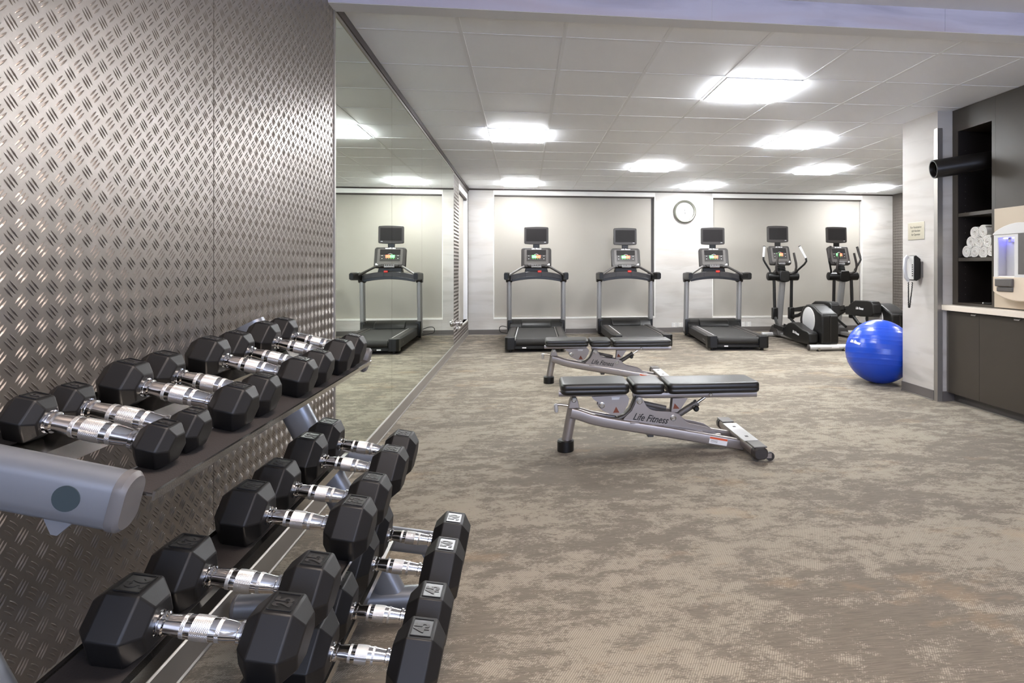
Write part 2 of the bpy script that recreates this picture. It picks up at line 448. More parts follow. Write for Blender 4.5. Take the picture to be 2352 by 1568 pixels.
# wall behind the photographer, with an opening to daylight
wk = MB().box(-.15, .3, -3.2, -3.0, 0, ZN).box(4.9, 5.5, -3.2, -3.0, 0, ZN).box(.3, 4.9, -3.2, -3.0, 2.45, ZN)
struct(wk.build('wall_back', M['drywall'], smooth=0))

# ------------------------------------------------------------------ ceiling lights
cells = [(4,1,'big square ceiling light panel nearest the camera, right of centre'), (1,4,'square ceiling light panel at the left, nearer of the left column'), (11,4,'added ceiling light panel, unseen behind the white pier'),  # the panel behind the pier is added for more bounced light
         (1,10,'square ceiling light panel at the left, nearest the far wall'), (4,7,'ceiling light panel left of the clock, above the middle treadmill'),
         (6,4,'ceiling light panel in the right half, second from the camera'), (6,10,'ceiling light panel just above the clock, at the far wall'),
         (8,7,'ceiling light panel in the right column, in front of the farthest right one'), (11,10,'ceiling light panel farthest right, by the pier')]
def ceiling_light(x0, y0, z, lab, grp, mat, edge):
    t = thing('ceiling_light', lab, 'ceiling light', (x0+T/2, y0+T/2, z), 0, grp)
    h = T/2-.014; f = MB()
    for a in (-1, 1): f.box(a*h, a*(h-.022), -h, h, -.008, .0); f.box(-h+.022, h-.022, a*h, a*(h-.022), -.008, .0)
    f.build('frame', M['ceil_grid'], t, smooth=0)
    q = h-.022
    MB().prism(rrect(2*q, 2*q, .006, 2), (0,0,0), (1,0,0), (0,1,0), (0,0,1), -.025, -.022).build('diffuser', mat, t, smooth=0)
    e = MB(); P = rrect(2*q, 2*q, .006, 2); n = len(P)
    e.add([(a, b, -.0235) for a, b in P] + [(a*.96, b*.96, -.001) for a, b in P], [(i, (i+1) % n, n+(i+1) % n, n+i) for i in range(n)])
    e.build('added_glow_edge', edge, t, smooth=0)  # glowing rim added to brighten the ceiling around each panel
for c, r, lab in cells:
    ceiling_light(c*T+.0034, GY+r*T, ZC, lab, 'ceiling light panels', M['lamp'], M['added_glow'])
for k, (x, y) in enumerate(((.9, .55), (2.1, -1.6))):
    ceiling_light(x, y, ZN, 'square ceiling light panel above the camera, ' + ('over the dumbbell rack', 'by the back opening')[k], 'ceiling light panels of the near bay', M['lamp_near'], M['lamp_near'])

# ------------------------------------------------------------------ dumbbell rack and dumbbells
TIER = [(.329, .906, R_(14.25)), (.468, .556, R_(11.13)), (.623, .274, R_(10.38))]
def shelf_pt(t, s, y, h=0):
    X, Z, th = TIER[t]
    return Vector((X + s*math.cos(th) + h*math.sin(th), y, Z - s*math.sin(th) + h*math.cos(th)))
RL = (.45, 1.5, 0)
rack = thing('dumbbell_rack', 'silver three-tier dumbbell rack standing against the metal tread plate wall', 'dumbbell rack', RL)
YN, YFR = .888, 2.145
osec = lambda w, h: oval(w, h, 24)
for yy in (YN, YFR):
    foot = MB().tube([(.04, yy, .055), (.72, yy, .055)], 1, sec=osec(.075, .075), up=(0,0,1)).build('foot_tube', M['rackpaint'], rack, RL)
    for x, d in ((.04, -1), (.72, 1)):
        MB().tube([(x, yy, .055), (x + d*.012, yy, .055)], 1, sec=osec(.08, .08)).build('end_cap', M['rackcap'], foot, RL, bevel=.003)
    MB().tube([(.535, yy, .07), (.075, yy, 1.0)], 1, sec=osec(.055, .095), up=(1,0,0)).build('post', M['rackpaint'], rack, RL)
    for t in range(3):
        a0 = (-.19, -.20, -.21)[t]; a1 = (.120, .105, .110)[t]
        hh = (-.004, -.030, -.030)[t]; A, B = shelf_pt(t, a0, yy, hh), shelf_pt(t, a1, yy, hh)
        up = shelf_pt(t, 0, yy, 1) - shelf_pt(t, 0, yy, 0)
        arm = MB().tube([A, B], 1, sec=osec(.046, .080), up=up).build('arm', M['rackpaint'], rack, RL)
        d = (B-A).normalized()
        MB().tube([B, B + d*.010, B + d*.016], [1, 1, .86], sec=osec(.049, .083), up=up).build('end_cap', M['rackcap'], arm, RL)
        sd = -1 if yy == YN else 1
        c = B - d*.052
        MB().cyl(c + Vector((0, sd*.022, 0)), c + Vector((0, sd*.0242, 0)), .0170, 28).build('hole_plug', M['plug'], arm, RL)
        gs = MB(); q = B - d*.066
        W = up.normalized()
        gs.prism([(-.03, -.024), (.03, -.024), (.004, -.060), (-.004, -.060)], q, d, W, Vector((0,1,0)), -.004, .004)
        gs.build('gusset', M['rackpaint'], arm, RL)
for t in range(3):
    X, Z, th = TIER[t]; U = Vector((math.cos(th), 0, -math.sin(th))); N = Vector((math.sin(th), 0, math.cos(th))); O = Vector((X, 0, Z)); Yv = Vector((0, -1, 0))
    y0, y1 = YN+.026, YFR-.026
    wi, wo = ((.078, .150), (.080, .136), (.080, .142))[t]
    # outer (room side) rail: flat with a thin raised lip and a dropped flange
    f = MB().prism([(wi, -.004), (wo-.003, -.004), (wo-.003, -.009), (wo, -.009), (wo, .004), (wo-.004, .004), (wo-.004, -.001), (wi, -.001)], O, U, N, Yv, -y1, -y0)
    f = f.build('front_rail', M['steel'], rack, RL, smooth=0)
    MB().prism([(wi+.004, -.001), (wo-.005, -.001), (wo-.005, .0), (wi+.004, .0)], O, U, N, Yv, -y1+.002, -y0-.002).build('rubber_mat', M['mat'], f, RL, smooth=0)
    # wall side rail
    vi, vo = ((-.152, -.040), (-.176, -.066), (-.182, -.066))[t]
    rr = MB().prism([(vi, -.030), (vi+.003, -.030), (vi+.003, -.004), (vo-.003, -.004), (vo-.003, -.034), (vo, -.034), (vo, -.001), (vi+.003, -.001), (vi+.003, .010), (vi, .010)], O, U, N, Yv, -y1, -y0)
    rr = rr.build('rear_rail', M['steel'], rack, RL, smooth=0)
    MB().prism([(vi+.005, -.001), (vo-(.05 if t == 0 else .012), -.001), (vo-(.05 if t == 0 else .012), .0), (vi+.005, .0)], O, U, N, Yv, -y1+.002, -y0-.002).build('rubber_mat', M['mat'], rr, RL, smooth=0)

WT = {5:(.038,.054,.134),10:(.047,.070,.128),15:(.051,.077,.132),20:(.056,.077,.138),25:(.065,.092,.135),30:(.070,.097,.133),35:(.075,.096,.137),45:(.083,.108,.126),50:(.091,.108,.133)}
DB = [(5,0,1.007,1.089),(10,0,1.234,1.345),(15,0,1.543,1.673),(20,0,1.848,1.984),(25,1,1.034,1.181),(30,1,1.443,1.602),(35,1,1.817,1.982),(45,2,1.370,1.527),(50,2,1.746,1.929)]
tn = ('top', 'middle', 'bottom')
def dumbbell(w, t, y, lab):
    R, H, G = WT[w]; X, Z, th = TIER[t]; ap = R*math.cos(PI/6)
    d = thing('dumbbell', lab, 'dumbbell', (X, y, Z), 0, 'hex dumbbells on the %s tier of the rack' % tn[t])
    d.rotation_euler = (0, th, 0)
    r0 = .0135 if w < 25 else .015; r1 = r0*1.22; g = G/2 + .004
    prof = [(r0*.9, -g), (r0*1.28, -g), (r0*1.28, -g+.006), (r0*.98, -g+.007), (r0*.98, -g+.009), (r0*1.2, -g+.010), (r0*1.2, -g+.015), (r0, -g+.017)]
    for k in range(9):
        s = -1 + 2*k/8; prof.append((r0 + (r1-r0)*(1-s*s), s*(g-.022)))
    prof += [(r0, g-.017), (r0*1.2, g-.015), (r0*1.2, g-.010), (r0*.98, g-.009), (r0*.98, g-.007), (r0*1.28, g-.006), (r0*1.28, g), (r0*.9, g)]
    h = MB().lathe(prof, (0,0,ap), (1,0,0), 28).build('handle', M['chrome'], d)
    def kn(a, b):
        pr = []
        for k in range(5):
            x = a + (b-a)*k/4; s = x/(g-.022); pr.append((r0 + (r1-r0)*(1-s*s) + (.0007 if 0 < k < 4 or True else 0), x))
        return MB().lathe(pr, (0,0,ap), (1,0,0), 28, uv=True).build('knurled_grip', M['knurl'], h)
    L = g - .022
    kn(-.28*L, .28*L); kn(-.60*L, -.48*L); kn(.48*L, .60*L)
    for sd in (-1, 1):
        s0, s1 = (G/2, G/2+H) if sd > 0 else (-G/2-H, -G/2)
        vs = []; fs = []
        for s, k in ((s0, .62), (s0+.24*H, 1), (s1-.24*H, 1), (s1, .62)):
            for j in range(6):
                a = j*PI/3; vs.append((s, R*k*math.cos(a), ap + R*k*math.sin(a)))
        for q in range(3):
            for j in range(6):
                k = (j+1) % 6; fs.append((q*6+j, q*6+k, (q+1)*6+k, (q+1)*6+j))
        fs += [(5,4,3,2,1,0), tuple(range(18, 24))]
        hd = MB().add(vs, fs).build('head', M['rubber'], d, smooth=30, bevel=min(.0026, R*.05), seg=2)
        cx = (s0+s1)/2; zt = 2*ap; a, b = H*.19, R*.36
        f = MB()
        f.box(cx-a, cx+a, -b, b, zt-.0005, zt+.0004)
        pl = f.build('number_plate', M['plate_rubber'], hd, smooth=0)
        e = .0011; f = MB()
        for s in (-1, 1):
            f.box(cx+s*a, cx+s*(a+e*1.6), -b-e, b+e, zt-.0005, zt+.0016); f.box(cx-a, cx+a, s*b, s*(b+e*1.6), zt-.0005, zt+.0016)
        f.build('plate_border', M['rubber'], hd, smooth=0)
        lettering('number', str(w), H*.42, (cx, 0, zt+.0004), (0, sd, 0), (-sd, 0, 0), M['digit'], hd, extrude=.0009, bold=.0012 if w > 20 else .0008, width=(R*.42 if w > 5 else R*.22))
    return d
for w, t, ya, yb in DB:
    a = dumbbell(w, t, ya, 'black hex dumbbell marked %d on the %s tier, nearer one of its pair' % (w, tn[t]))
    b = dup(a, 'black hex dumbbell marked %d on the %s tier, farther one of its pair' % (w, tn[t]))
    b.location.y = yb

# ------------------------------------------------------------------ adjustable benches
def bench(loc, rz, lab):
    t = thing('weight_bench', lab, 'weight bench', loc, rz, 'adjustable benches in the middle of the floor')
    lg = MB().tube([(0,0,.03), (.048,0,.292)], .033, 20).build('front_leg', M['benchmetal'], t)
    MB().lathe([(.05,0),(.054,.004),(.054,.066),(.048,.074)], (0,0,0), (0,0,1), 28).build('rubber_foot', M['black'], lg)
    pv = MB().prism([(-.036,0),(.036,0),(.026,.045),(.014,.068),(-.012,.068),(-.026,.045)], (.052,0,.282), (1,0,0), (0,0,1), (0,1,0), -.04, .04).build('pivot_bracket', M['benchmetal'], t, bevel=.003)
    def bolt(x, z, y=-.046, r=.016, par=t):
        MB().lathe([(r,0),(r,.004),(r*.7,.006),(r*.7,.004),(r*.45,.004),(r*.4,.010),(0,.010)], (x,y,z), (0,-1,0), 20).build('bolt', M['steel'], par)
    bolt(.052, .336, -.040, par=pv)
    # twin lower rails spreading to the rear bar
    for s in (-1, 1):
        p = [(.035, s*.026, .252), (.085, s*.030, .240), (.16, s*.040, .214), (.25, s*.048, .194), (.38, s*.056, .170), (.65, s*.074, .126), (1.15, s*.100, .034)]
        rail = MB().tube(p, 1, sec=rrect(.044, .068, .012, 4), up=(0,0,1)).build('lower_rail', M['benchmetal'], t)
        if s < 0:
            dr = (Vector(p[6])-Vector(p[5])).normalized(); c = Vector(p[5]).lerp(Vector(p[6]), .66) + Vector((0,-.0222,0)); sd = dr.cross(Vector((0,0,1))).normalized(); V = sd.cross(dr)
            off = sd if sd.y < 0 else -sd
            V = Vector((-dr.z, 0, dr.x)).normalized() if abs(dr.y) < .2 else V
            Uv = dr; W = Uv.cross(V)
            MB().prism(rrect(.118, .044, .002, 2), c, Uv, V, W, -.002, .002).build('caution_label', M['white_print'], rail, smooth=0)
            MB().prism(rrect(.116, .013, .001, 1, 0, .0148), c, Uv, V, W, .0005, .0026).build('label_band', M['orange'], rail, smooth=0)
            for k in range(3):
                MB().prism(rrect(.046, .002, .0005, 1, -.028, .001-.006*k), c, Uv, V, W, .0005, .0024).build('label_line', M['grey_print'], rail, smooth=0)
    for x, z in ((.44, .1955), (.60, .168), (.86, .121), (.98, .100)):
        MB().box(x-.03, x+.03, -.082, -.05, z-.012, z).build('weld_plate', M['benchmetal'], t, bevel=.002)
    # side plates carrying the name
    poly = [(.345,.178),(.385,.225),(.425,.262),(.446,.305),(.452,.335),(.462,.347),(.478,.349),(.494,.340),(.506,.318),(.522,.288),(.545,.266),(.583,.256),(.690,.246),(.725,.236),(.752,.216),(.778,.185),(.805,.170),(.865,.158),(.930,.140),(.965,.118),(1.005,.082),(.65,.135)]
    for s in (-1, 1):
        sp = MB().prism(poly, (0, s*.052, 0), (1,0,0), (0,0,1), (0,1,0), -.003, .003).build('side_plate', M['benchmetal'], t, smooth=0, bevel=.0015)
        for x, z in ((.475, .323), (.697, .209)):
            MB().lathe([(.020,0),(.020,.004),(.015,.006),(.015,.004),(.009,.004),(.008,.010),(0,.010)], (x, s*.055, z), (0,s,0), 22).build('bolt', M['steel'], sp)
        ang = math.atan2(-.034, .233)
        U = Vector((math.cos(ang),0,math.sin(ang))) if s < 0 else Vector((-math.cos(ang),0,-math.sin(ang)))
        V = Vector((-math.sin(ang),0,math.cos(ang)))
        lettering('lettering', 'Life Fitness', .064, (.545, s*.0556, .207), U, V, M['black_print'], sp, .0004, shear=.45, width=.235, bold=.0008)
    # curved saddle plate and seat bracket
    MB().tube([(.335,0,.205),(.385,0,.225),(.425,0,.262),(.447,0,.31),(.462,0,.352)], 1, sec=rrect(.085,.014,.004,2), up=(0,0,1)).build('saddle_plate', M['mgrey'], t)
    sb = MB().prism([(.165,.352),(.395,.358),(.412,.335),(.405,.300),(.375,.250),(.345,.228),(.295,.232),(.225,.270),(.205,.292),(.210,.315),(.185,.330)], (0,-.030,0), (1,0,0), (0,0,1), (0,1,0), -.003, .003)
    sb.prism([(.165,.352),(.395,.358),(.412,.335),(.405,.300),(.375,.250),(.345,.228),(.295,.232),(.225,.270),(.205,.292),(.210,.315),(.185,.330)], (0,.030,0), (1,0,0), (0,0,1), (0,1,0), -.003, .003)
    sb = sb.build('seat_bracket', M['benchmetal'], t, smooth=0)
    bolt(.232, .297, -.034, .02, sb)
    MB().prism([(.305,.246),(.347,.246),(.326,.285)], (0,-.0335,0), (1,0,0), (0,0,1), (0,1,0), -.0004, .0006).build('warning_triangle', M['warn'], sb, smooth=0)
    MB().prism([(.298,.330),(.345,.332),(.352,.348),(.296,.348)], (0,-.0335,0), (1,0,0), (0,0,1), (0,1,0), -.0004, .0006).build('spec_sticker', M['white_print'], sb, smooth=0)
    # pads
    def pad(name, x0, x1, w, z0, z1, wl=0):
        m = MB(); O = ((x0+x1)/2, 0, 0); W2 = x1-x0; r = .035
        for k, (ins, z) in enumerate(((.012, z0), (.002, z0+.010), (0, z0+.018), (0, z0+.031), (.0009, z0+.032), (0, z0+.033), (0, z1-.016), (.004, z1-.006), (.012, z1-.001), (.022, z1))):
            m.v += [(O[0]+a, b, z) for a, b in rrect(W2-2*ins, w-2*ins, r-ins*.5, 5)]
        n = 24
        for k in range(9):
            for j in range(n): m.f.append((k*n+j, k*n+(j+1)%n, (k+1)*n+(j+1)%n, (k+1)*n+j))
        m.f += [tuple(range(n-1,-1,-1)), tuple(range(9*n, 10*n))]
        return m.build(name, M['vinyl'], t, smooth=50)
    pad('seat_pad', -.036, .398, .30, .386, .457); pad('hip_pad', .416, .625, .30, .382, .453); pad('back_pad', .648, 1.252, .29, .378, .448)
    MB().tube([(-.045,0,.372),(.388,0,.366)], 1, sec=rrect(.05,.034,.008,3)).build('seat_frame', M['benchmetal'], t)
    bf = MB().tube([(.44,0,.362),(.52,0,.352),(1.272,0,.344)], 1, sec=rrect(.05,.040,.008,3)).build('back_frame', M['benchmetal'], t)
    bolt(.955, .347, -.026, .012, bf); bolt(.628, .372, -.026, .009, bf)
    br = MB()
    for s in (-1, 1): br.prism([(.700,.330),(.800,.330),(.755,.262),(.728,.238),(.690,.240)], (0, s*.03, 0), (1,0,0), (0,0,1), (0,1,0), -.0025, .0025)
    br = br.build('strut_bracket', M['benchmetal'], t, smooth=0)
    MB().prism([(.702,.262),(.745,.262),(.712,.298)], (0,-.0332,0), (1,0,0), (0,0,1), (0,1,0), -.0004, .0006).build('warning_triangle', M['warn'], br, smooth=0)
    st = MB().tube([(.700,.0,.190),(.862,.0,.287)], .021, 16).tube([(.858,0,.284),(.872,0,.293)], .025, 16).build('adjusting_strut', M['mgrey'], t)
    MB().tube([(.87,0,.291),(.925,0,.326)], .010, 12).build('inner_rod', M['chrome'], st)
    MB().lathe([(.008,0),(.008,.03),(.018,.034),(.019,.055),(.012,.062),(0,.062)], (.846,-.018,.268), (0,-1,0), 18).build('pull_knob', M['black'], st)
    MB().tube([(.50,0.0,.30),(.66,.0,.262)], .016, 12).build('link_bar', M['mgrey'], t)
    MB().box(.53,.57,-.05,.05,.085,.135).build('lower_stop', M['mgrey'], t, bevel=.004)
    hd = MB().tube([(.03,0,.290),(-.03,-.0,.299),(-.058,0,.299)], .0085, 10).build('lift_handle', M['steel'], t)
    MB().lathe([(.006,0),(.013,.006),(.013,.046),(.008,.056),(0,.058)], (-.064,0,.306), (0.1,0,-1), 16).build('handle_end', M['lsilver'], hd)
    # rear bar
    bar = MB().tube([(1.163,-.33,.058),(1.163,.33,.058)], 1, sec=rrect(.082,.066,.028,5), up=(0,0,1)).build('rear_bar', M['benchmetal'], t)
    for s in (-1, 1):
        MB().tube([(1.163,s*.33,.058),(1.163,s*.372,.057),(1.163,s*.382,.057)], [1,1,.8], sec=rrect(.092,.074,.032,6), up=(0,0,1)).build('end_cap', M['dgrey'], bar)
        MB().box(1.120,1.206,s*.24,s*.37,.090,.099).build('foot_pad', M['mgrey'], bar, bevel=.006)
        wl = MB().lathe([(.016,-.011),(.026,-.010),(.027,0),(.026,.010),(.016,.011)], (1.235,s*.335,.030), (0,1,0), 22).build('transport_wheel', M['dgrey'], bar)
        MB().cyl((1.235,s*.335-.013,.030), (1.235,s*.335+.013,.030), .008, 12).build('hub', M['steel'], wl)
        MB().box(1.195,1.24,s*.335-.017,s*.335-.013,.022,.050).box(1.195,1.24,s*.335+.013,s*.335+.017,.022,.050).build('wheel_bracket', M['benchmetal'], bar)
    MB().box(1.116,1.212,-.215,.215,.089,.094).build('cover_plate', M['lsilver'], bar, bevel=.004)
    for s in (-1, 1): MB().box(1.155,1.175,s*.12-.012,s*.12+.012,.0935,.0948).build('plate_mark', M['black_print'], bar, smooth=0)
    return t
b1 = bench((1.250, 3.925, 0), -.012, 'adjustable bench with black pads in front, nearest the camera, its frame lettering largest')
b2 = dup(b1, 'adjustable bench with black pads behind the nearer bench, just before the treadmills')
b2.location = (1.232, 6.235, 0); b2.rotation_euler = (0, 0, -.015)

# ------------------------------------------------------------------ consoles shared by the machines
def console(t, O, w, h, tilt):
    """O centre of front face; screen looks along -y, leaning back by tilt"""
    U = Vector((1,0,0)); V = Vector((0, math.sin(tilt), math.cos(tilt))); W = U.cross(V)   # W points to the user
    O = Vector(O)
    P = lambda u, v, d=0: O + U*u + V*v + W*d
    def plate(poly, d0, d1, name, mat, par, bevel=None): return MB().prism(poly, O, U, V, W, d0, d1).build(name, mat, par, smooth=30, bevel=bevel)
    k = w/.50; hh = h/.335
    ring = [(-.5*w*.96, h*.5), (-.5*w, -h*.32), (-.45*w, -h*.5), (.45*w, -h*.5), (.5*w, -h*.32), (.5*w*.96, h*.5)]
    body = plate(rrect(w, h, .045*k), -.070, 0, 'console', M['dgrey'], t, .012)
    plate(rrect(w*.80, h*.78, .02*k, 4, 0, h*.02), -.002, .003, 'face_plate', M['mgrey'], body, .002)
    plate(rrect(w*.64, h*.27, .004, 2, 0, h*.245), .001, .0045, 'display', M['screen'], body)
    plate(rrect(w*.64, h*.28, .004, 2, 0, -h*.06), .001, .0042, 'keypad', M['dgrey'], body)
    plate(rrect(w*.14, h*.14, .003, 2, -w*.075, h*.035), .003, .006, 'program_key', M['green_led'], body)
    plate(rrect(w*.14, h*.14, .003, 2, w*.070, h*.035), .003, .006, 'program_key', M['red_led'], body)
    for s in (-1, 1):
        plate(rrect(w*.035, h*.055, .002, 2, s*w*.25, h*.0), .003, .0055, 'rocker_key', M['black'], body)
        for q in (1, -1):
            plate([(s*w*.25-.009*k, h*(.058*q)-.0), (s*w*.25+.009*k, h*.058*q), (s*w*.25, h*.058*q+q*.012)][::q], .003, .0052, 'arrow_mark', M['white_print'], body)
    for q in range(4):
        plate(rrect(.007*k, .005, .001, 1, -w*.11+q*w*.075, -h*.075), .003, .005, 'key_mark', M['green_led'] if q < 3 else M['white_print'], body)
    tw = MB().tube([P(-.036*k, h*.135, .0048), P(0, h*.168, .0048), P(.036*k, h*.135, .0048)], .003, 6); tw.build('peak_mark', M['white_print'], body, smooth=0)
    tr = plate(rrect(w*.58, h*.14, .02*k, 4, 0, -h*.42), -.02, .030, 'reading_rack', M['dgrey'], t, .008)
    for q in range(6): plate(rrect(.012*k, .007, .002, 1, -w*.14+q*w*.056, -h*.42), .029, .032, 'rack_key', M['white_print'], tr)
    plate(rrect(w*.32, .008, .001, 1, 0, -h*.50), .029, .0315, 'rack_print', M['white_print'], tr)
    plate(rrect(w*.09, h*.085, .003, 2, w*.40, -h*.35), -.001, .002, 'spec_sticker', M['white_print'], body)
    lettering('lettering', 'Life Fitness', .030*k, P(0, h*.437, .0012), U, V, M['white_print'], body, .0006, shear=.35, width=.165*k, bold=.0012)
    return body
def monitor(t, O, w, h, tilt=.05):
    U = Vector((1,0,0)); V = Vector((0, math.sin(tilt), math.cos(tilt))); W = U.cross(V); O = Vector(O)
    n = 10; poly = []
    for i in range(n+1): s = -1 + 2*i/n; poly.append((s*(w/2-.012), -h/2 - .010*(1-s*s)))
    poly += [(w/2, -h/2+.014), (w/2, h/2-.014)]
    for i in range(n+1): s = 1 - 2*i/n; poly.append((s*(w/2-.012), h/2 + .008*(1-s*s)))
    poly += [(-w/2, h/2-.014), (-w/2, -h/2+.014)]
    b = MB().prism(poly, O, U, V, W, -.040, 0).build('monitor', M['dgrey'], t, smooth=30, bevel=.006)
    MB().prism(rrect(w*.84, h*.74, .004, 2, 0, h*.02), O, U, V, W, -.001, .0015).build('screen', M['screen'], b, smooth=0)
    MB().prism(rrect(w*.08, h*.022, .001, 1, w*.36, -h*.40), O, U, V, W, -.001, .0015).build('badge', M['white_print'], b, smooth=0)
    return b

# ------------------------------------------------------------------ treadmills
def treadmill(loc, rz, lab):
    t = thing('treadmill', lab, 'treadmill', loc, rz, 'treadmills facing the windows')
    dk = MB().box(-.36,.36,.05,1.95,.075,.165).build('deck', M['black'], t, bevel=.01)
    m = MB()   # belt wraps a rear roller
    sec = [(.02+.055*math.sin(R_(a))*-1, .140+.055*math.cos(R_(a))) for a in range(0, 181, 15)]
    sec = [(.075, .195)] + [(.075-.055*math.sin(R_(a)), .140+.055*math.cos(R_(a))) for a in range(0, 181, 15)] + [(1.66, .085), (1.66, .195)]
    m.prism(sec, (0,0,0), (0,1,0), (0,0,1), (1,0,0), -.285, .285)
    m.build('running_belt', M['belt'], t, smooth=30)
    MB().box(-.33,.33,.03,.075,.045,.082).build('rear_bar', M['black'], t, bevel=.006)
    for x in (-.17, ): MB().box(x-.028,x+.028,.026,.031,.056,.074).build('serial_label', M['white_print'], t, smooth=0)
    for s in (-1, 1):
        r = MB().prism([(s*.305,.190),(s*.318,.206),(s*.405,.206),(s*.435,.190),(s*.437,.075),(s*.32,.070)][::s], (0,0,0), (1,0,0), (0,0,1), (0,-1,0), -1.66, -.10).build('side_rail', M['black'], t, smooth=25, bevel=.004)
        MB().box(s*.325,s*.40,.14,1.62,.205,.2085).build('tread_strip', M['dgrey'], r, smooth=0, bevel=.002)
        MB().box(s*.290,s*.306,.13,1.64,.190,.200).build('rail_trim', M['lsilver'] if s < 0 else M['mgrey'], r, smooth=0)
        c = MB(); pl = [(s*.300,.0),(s*.400,.0),(s*.435,.02),(s*.440,.06),(s*.440,.14),(s*.300,.14)][::s]
        c.prism(pl, (0,0,0), (1,0,0), (0,1,0), (0,0,1), .040, .213)
        c = c.build('end_cap', M['black2'], t, smooth=25, bevel=.008)
        MB().box(s*.286,s*.302,.055,.10,.165,.192).build('belt_guide', M['alu'], c, smooth=0, bevel=.002)
        MB().cyl((s*.36,.09,.0), (s*.36,.09,.045), .022, 16).build('levelling_foot', M['black'], c)
        lettering('lettering', 'LifeFitness', .042, (s*.4378,.30,.128), (0, -s*-1 if s > 0 else -1, 0), (0,0,1), M['grey_print'], r, .0006, shear=.35, width=.20, bold=.0008)
    # motor cover
    hood = [(1.62,.196),(1.66,.235),(1.72,.285),(1.80,.305),(2.02,.300),(2.10,.25),(2.12,.15),(2.10,.05),(1.62,.05)]
    mc = MB().prism(hood, (0,0,0), (0,1,0), (0,0,1), (1,0,0), -.44, .44).build('motor_cover', M['black'], t, smooth=30, bevel=.012)
    hd = [(1.575,.198),(1.60,.235),(1.64,.275),(1.70,.298),(1.80,.310),(1.80,.20)]
    MB().prism(hd, (0,0,0), (0,1,0), (0,0,1), (1,0,0), -.245, .245).build('hood', M['black2'], mc, smooth=40, bevel=.012)
    for s in (-1, 1):
        MB().cyl((s*.41,2.06,0), (s*.41,2.06,.06), .022, 16).build('levelling_foot', M['black'], mc)
        p = [(s*.452,1.82,.10),(s*.452,1.79,.34),(s*.450,1.735,.99)]
        up = MB().tube(p, 1, sec=rrect(.080,.115,.034,5), up=(0,1,0)).build('upright', M['silver'], t)
        MB().box(s*.39,s*.478,1.70,1.93,.045,.305).build('upright_socket', M['black2'], up, bevel=.014)
        cl = MB().prism([(1.66,.985),(1.69,.935),(1.80,.935),(1.825,.985),(1.825,1.09),(1.66,1.09)], (0,0,0), (0,1,0), (0,0,1), (1,0,0), s*.452-.052, s*.452+.052).build('upright_head', M['dgrey'], up, smooth=25, bevel=.014)
        ar = MB().tube([(s*.468,1.80,1.035),(s*.470,1.55,1.042),(s*.476,1.22,1.048),(s*.478,1.17,1.046)], [1,1,1,.84], sec=rrect(.074,.122,.026,5), up=(0,0,1)).build('side_arm', M['black'], t)
        MB().box(s*.455,s*.487,1.36,1.62,1.103,1.1075).build('arm_pad', M['dgrey'], ar, smooth=0, bevel=.002)
        if s > 0: MB().box(s*.44,s*.478,1.44,1.50,1.1045,1.1085).build('arm_label', M['white_print'], ar, smooth=0)
        MB().tube([(s*.20,1.60,1.198),(s*.235,1.585,1.185),(s*.435,1.46,1.065),(s*.462,1.44,1.045)], .019, 12).build('sensor_grip', M['dgrey'] if s > 0 else M['mgrey'], t)
    # crossbar with an arched underside
    n = 12; lo = [(-.43+.86*i/n, .955+.045*(1-(-1+2*i/n)**2)) for i in range(n+1)]; hi = [(-.43+.86*i/n, 1.06+.062*(1-(-1+2*i/n)**2)) for i in range(n+1)]
    cb = MB().prism(lo + hi[::-1], (0,0,0), (1,0,0), (0,0,1), (0,-1,0), -1.79, -1.60).build('crossbar', M['dgrey'], t, smooth=30, bevel=.010)
    lo2 = [(-.40+.80*i/n, .950+.045*(1-(-1+2*i/n)**2)) for i in range(n+1)]; hi2 = [(-.40+.80*i/n, .990+.05*(1-(-1+2*i/n)**2)) for i in range(n+1)]
    MB().prism(lo2 + hi2[::-1], (0,0,0), (1,0,0), (0,0,1), (0,-1,0), -1.62, -1.592).build('lower_lip', M['black2'], cb, smooth=30, bevel=.004)
    MB().box(-.185,-.178,1.596,1.79,1.01,1.12).box(.085,.092,1.596,1.79,1.01,1.12).build('tray_divider', M['black2'], cb, smooth=0)
    MB().box(.02,.085,1.585,1.64,1.10,1.135).build('stop_switch', M['red'], cb, bevel=.008)
    MB().prism([(-.20,1.09),(.20,1.09),(.17,1.22),(-.17,1.22)], (0,0,0), (1,0,0), (0,0,1), (0,-1,0), -1.80, -1.66).build('console_neck', M['black'], t, bevel=.01)
    console(t, (0,1.665,1.352), .50, .345, .30)
    MB().box(-.055,.055,1.76,1.79,1.49,1.62).build('monitor_stem', M['black2'], t, bevel=.006)
    monitor(t, (0,1.745,1.722), .405, .282)
    return t
t1 = treadmill((1.150, 8.490, 0), -.018, 'treadmill at the left, nearest the mirrors')
MB().tube([(-.42 - .22*math.sin(PI*u), 2.06 + .22*u, .12 + .07*math.sin(PI*min(1, 1.6*u)) - .11*u**1.4) for u in [i/20 for i in range(21)]], .006, 8).build('power_cord', M['black'], t1)
t2 = dup(t1, 'middle treadmill of the three, behind the rear bench')
for c in list(t2.children):
    if c.name.startswith('power_cord'): bpy.data.objects.remove(c)
t2.location = (2.690, 8.640, 0); t2.rotation_euler = (0, 0, -.015)
t3 = dup(t2, 'treadmill at the right, standing below the clock and beside the cross trainers')
t3.location = (4.005, 8.330, 0); t3.rotation_euler = (0, 0, -.100)

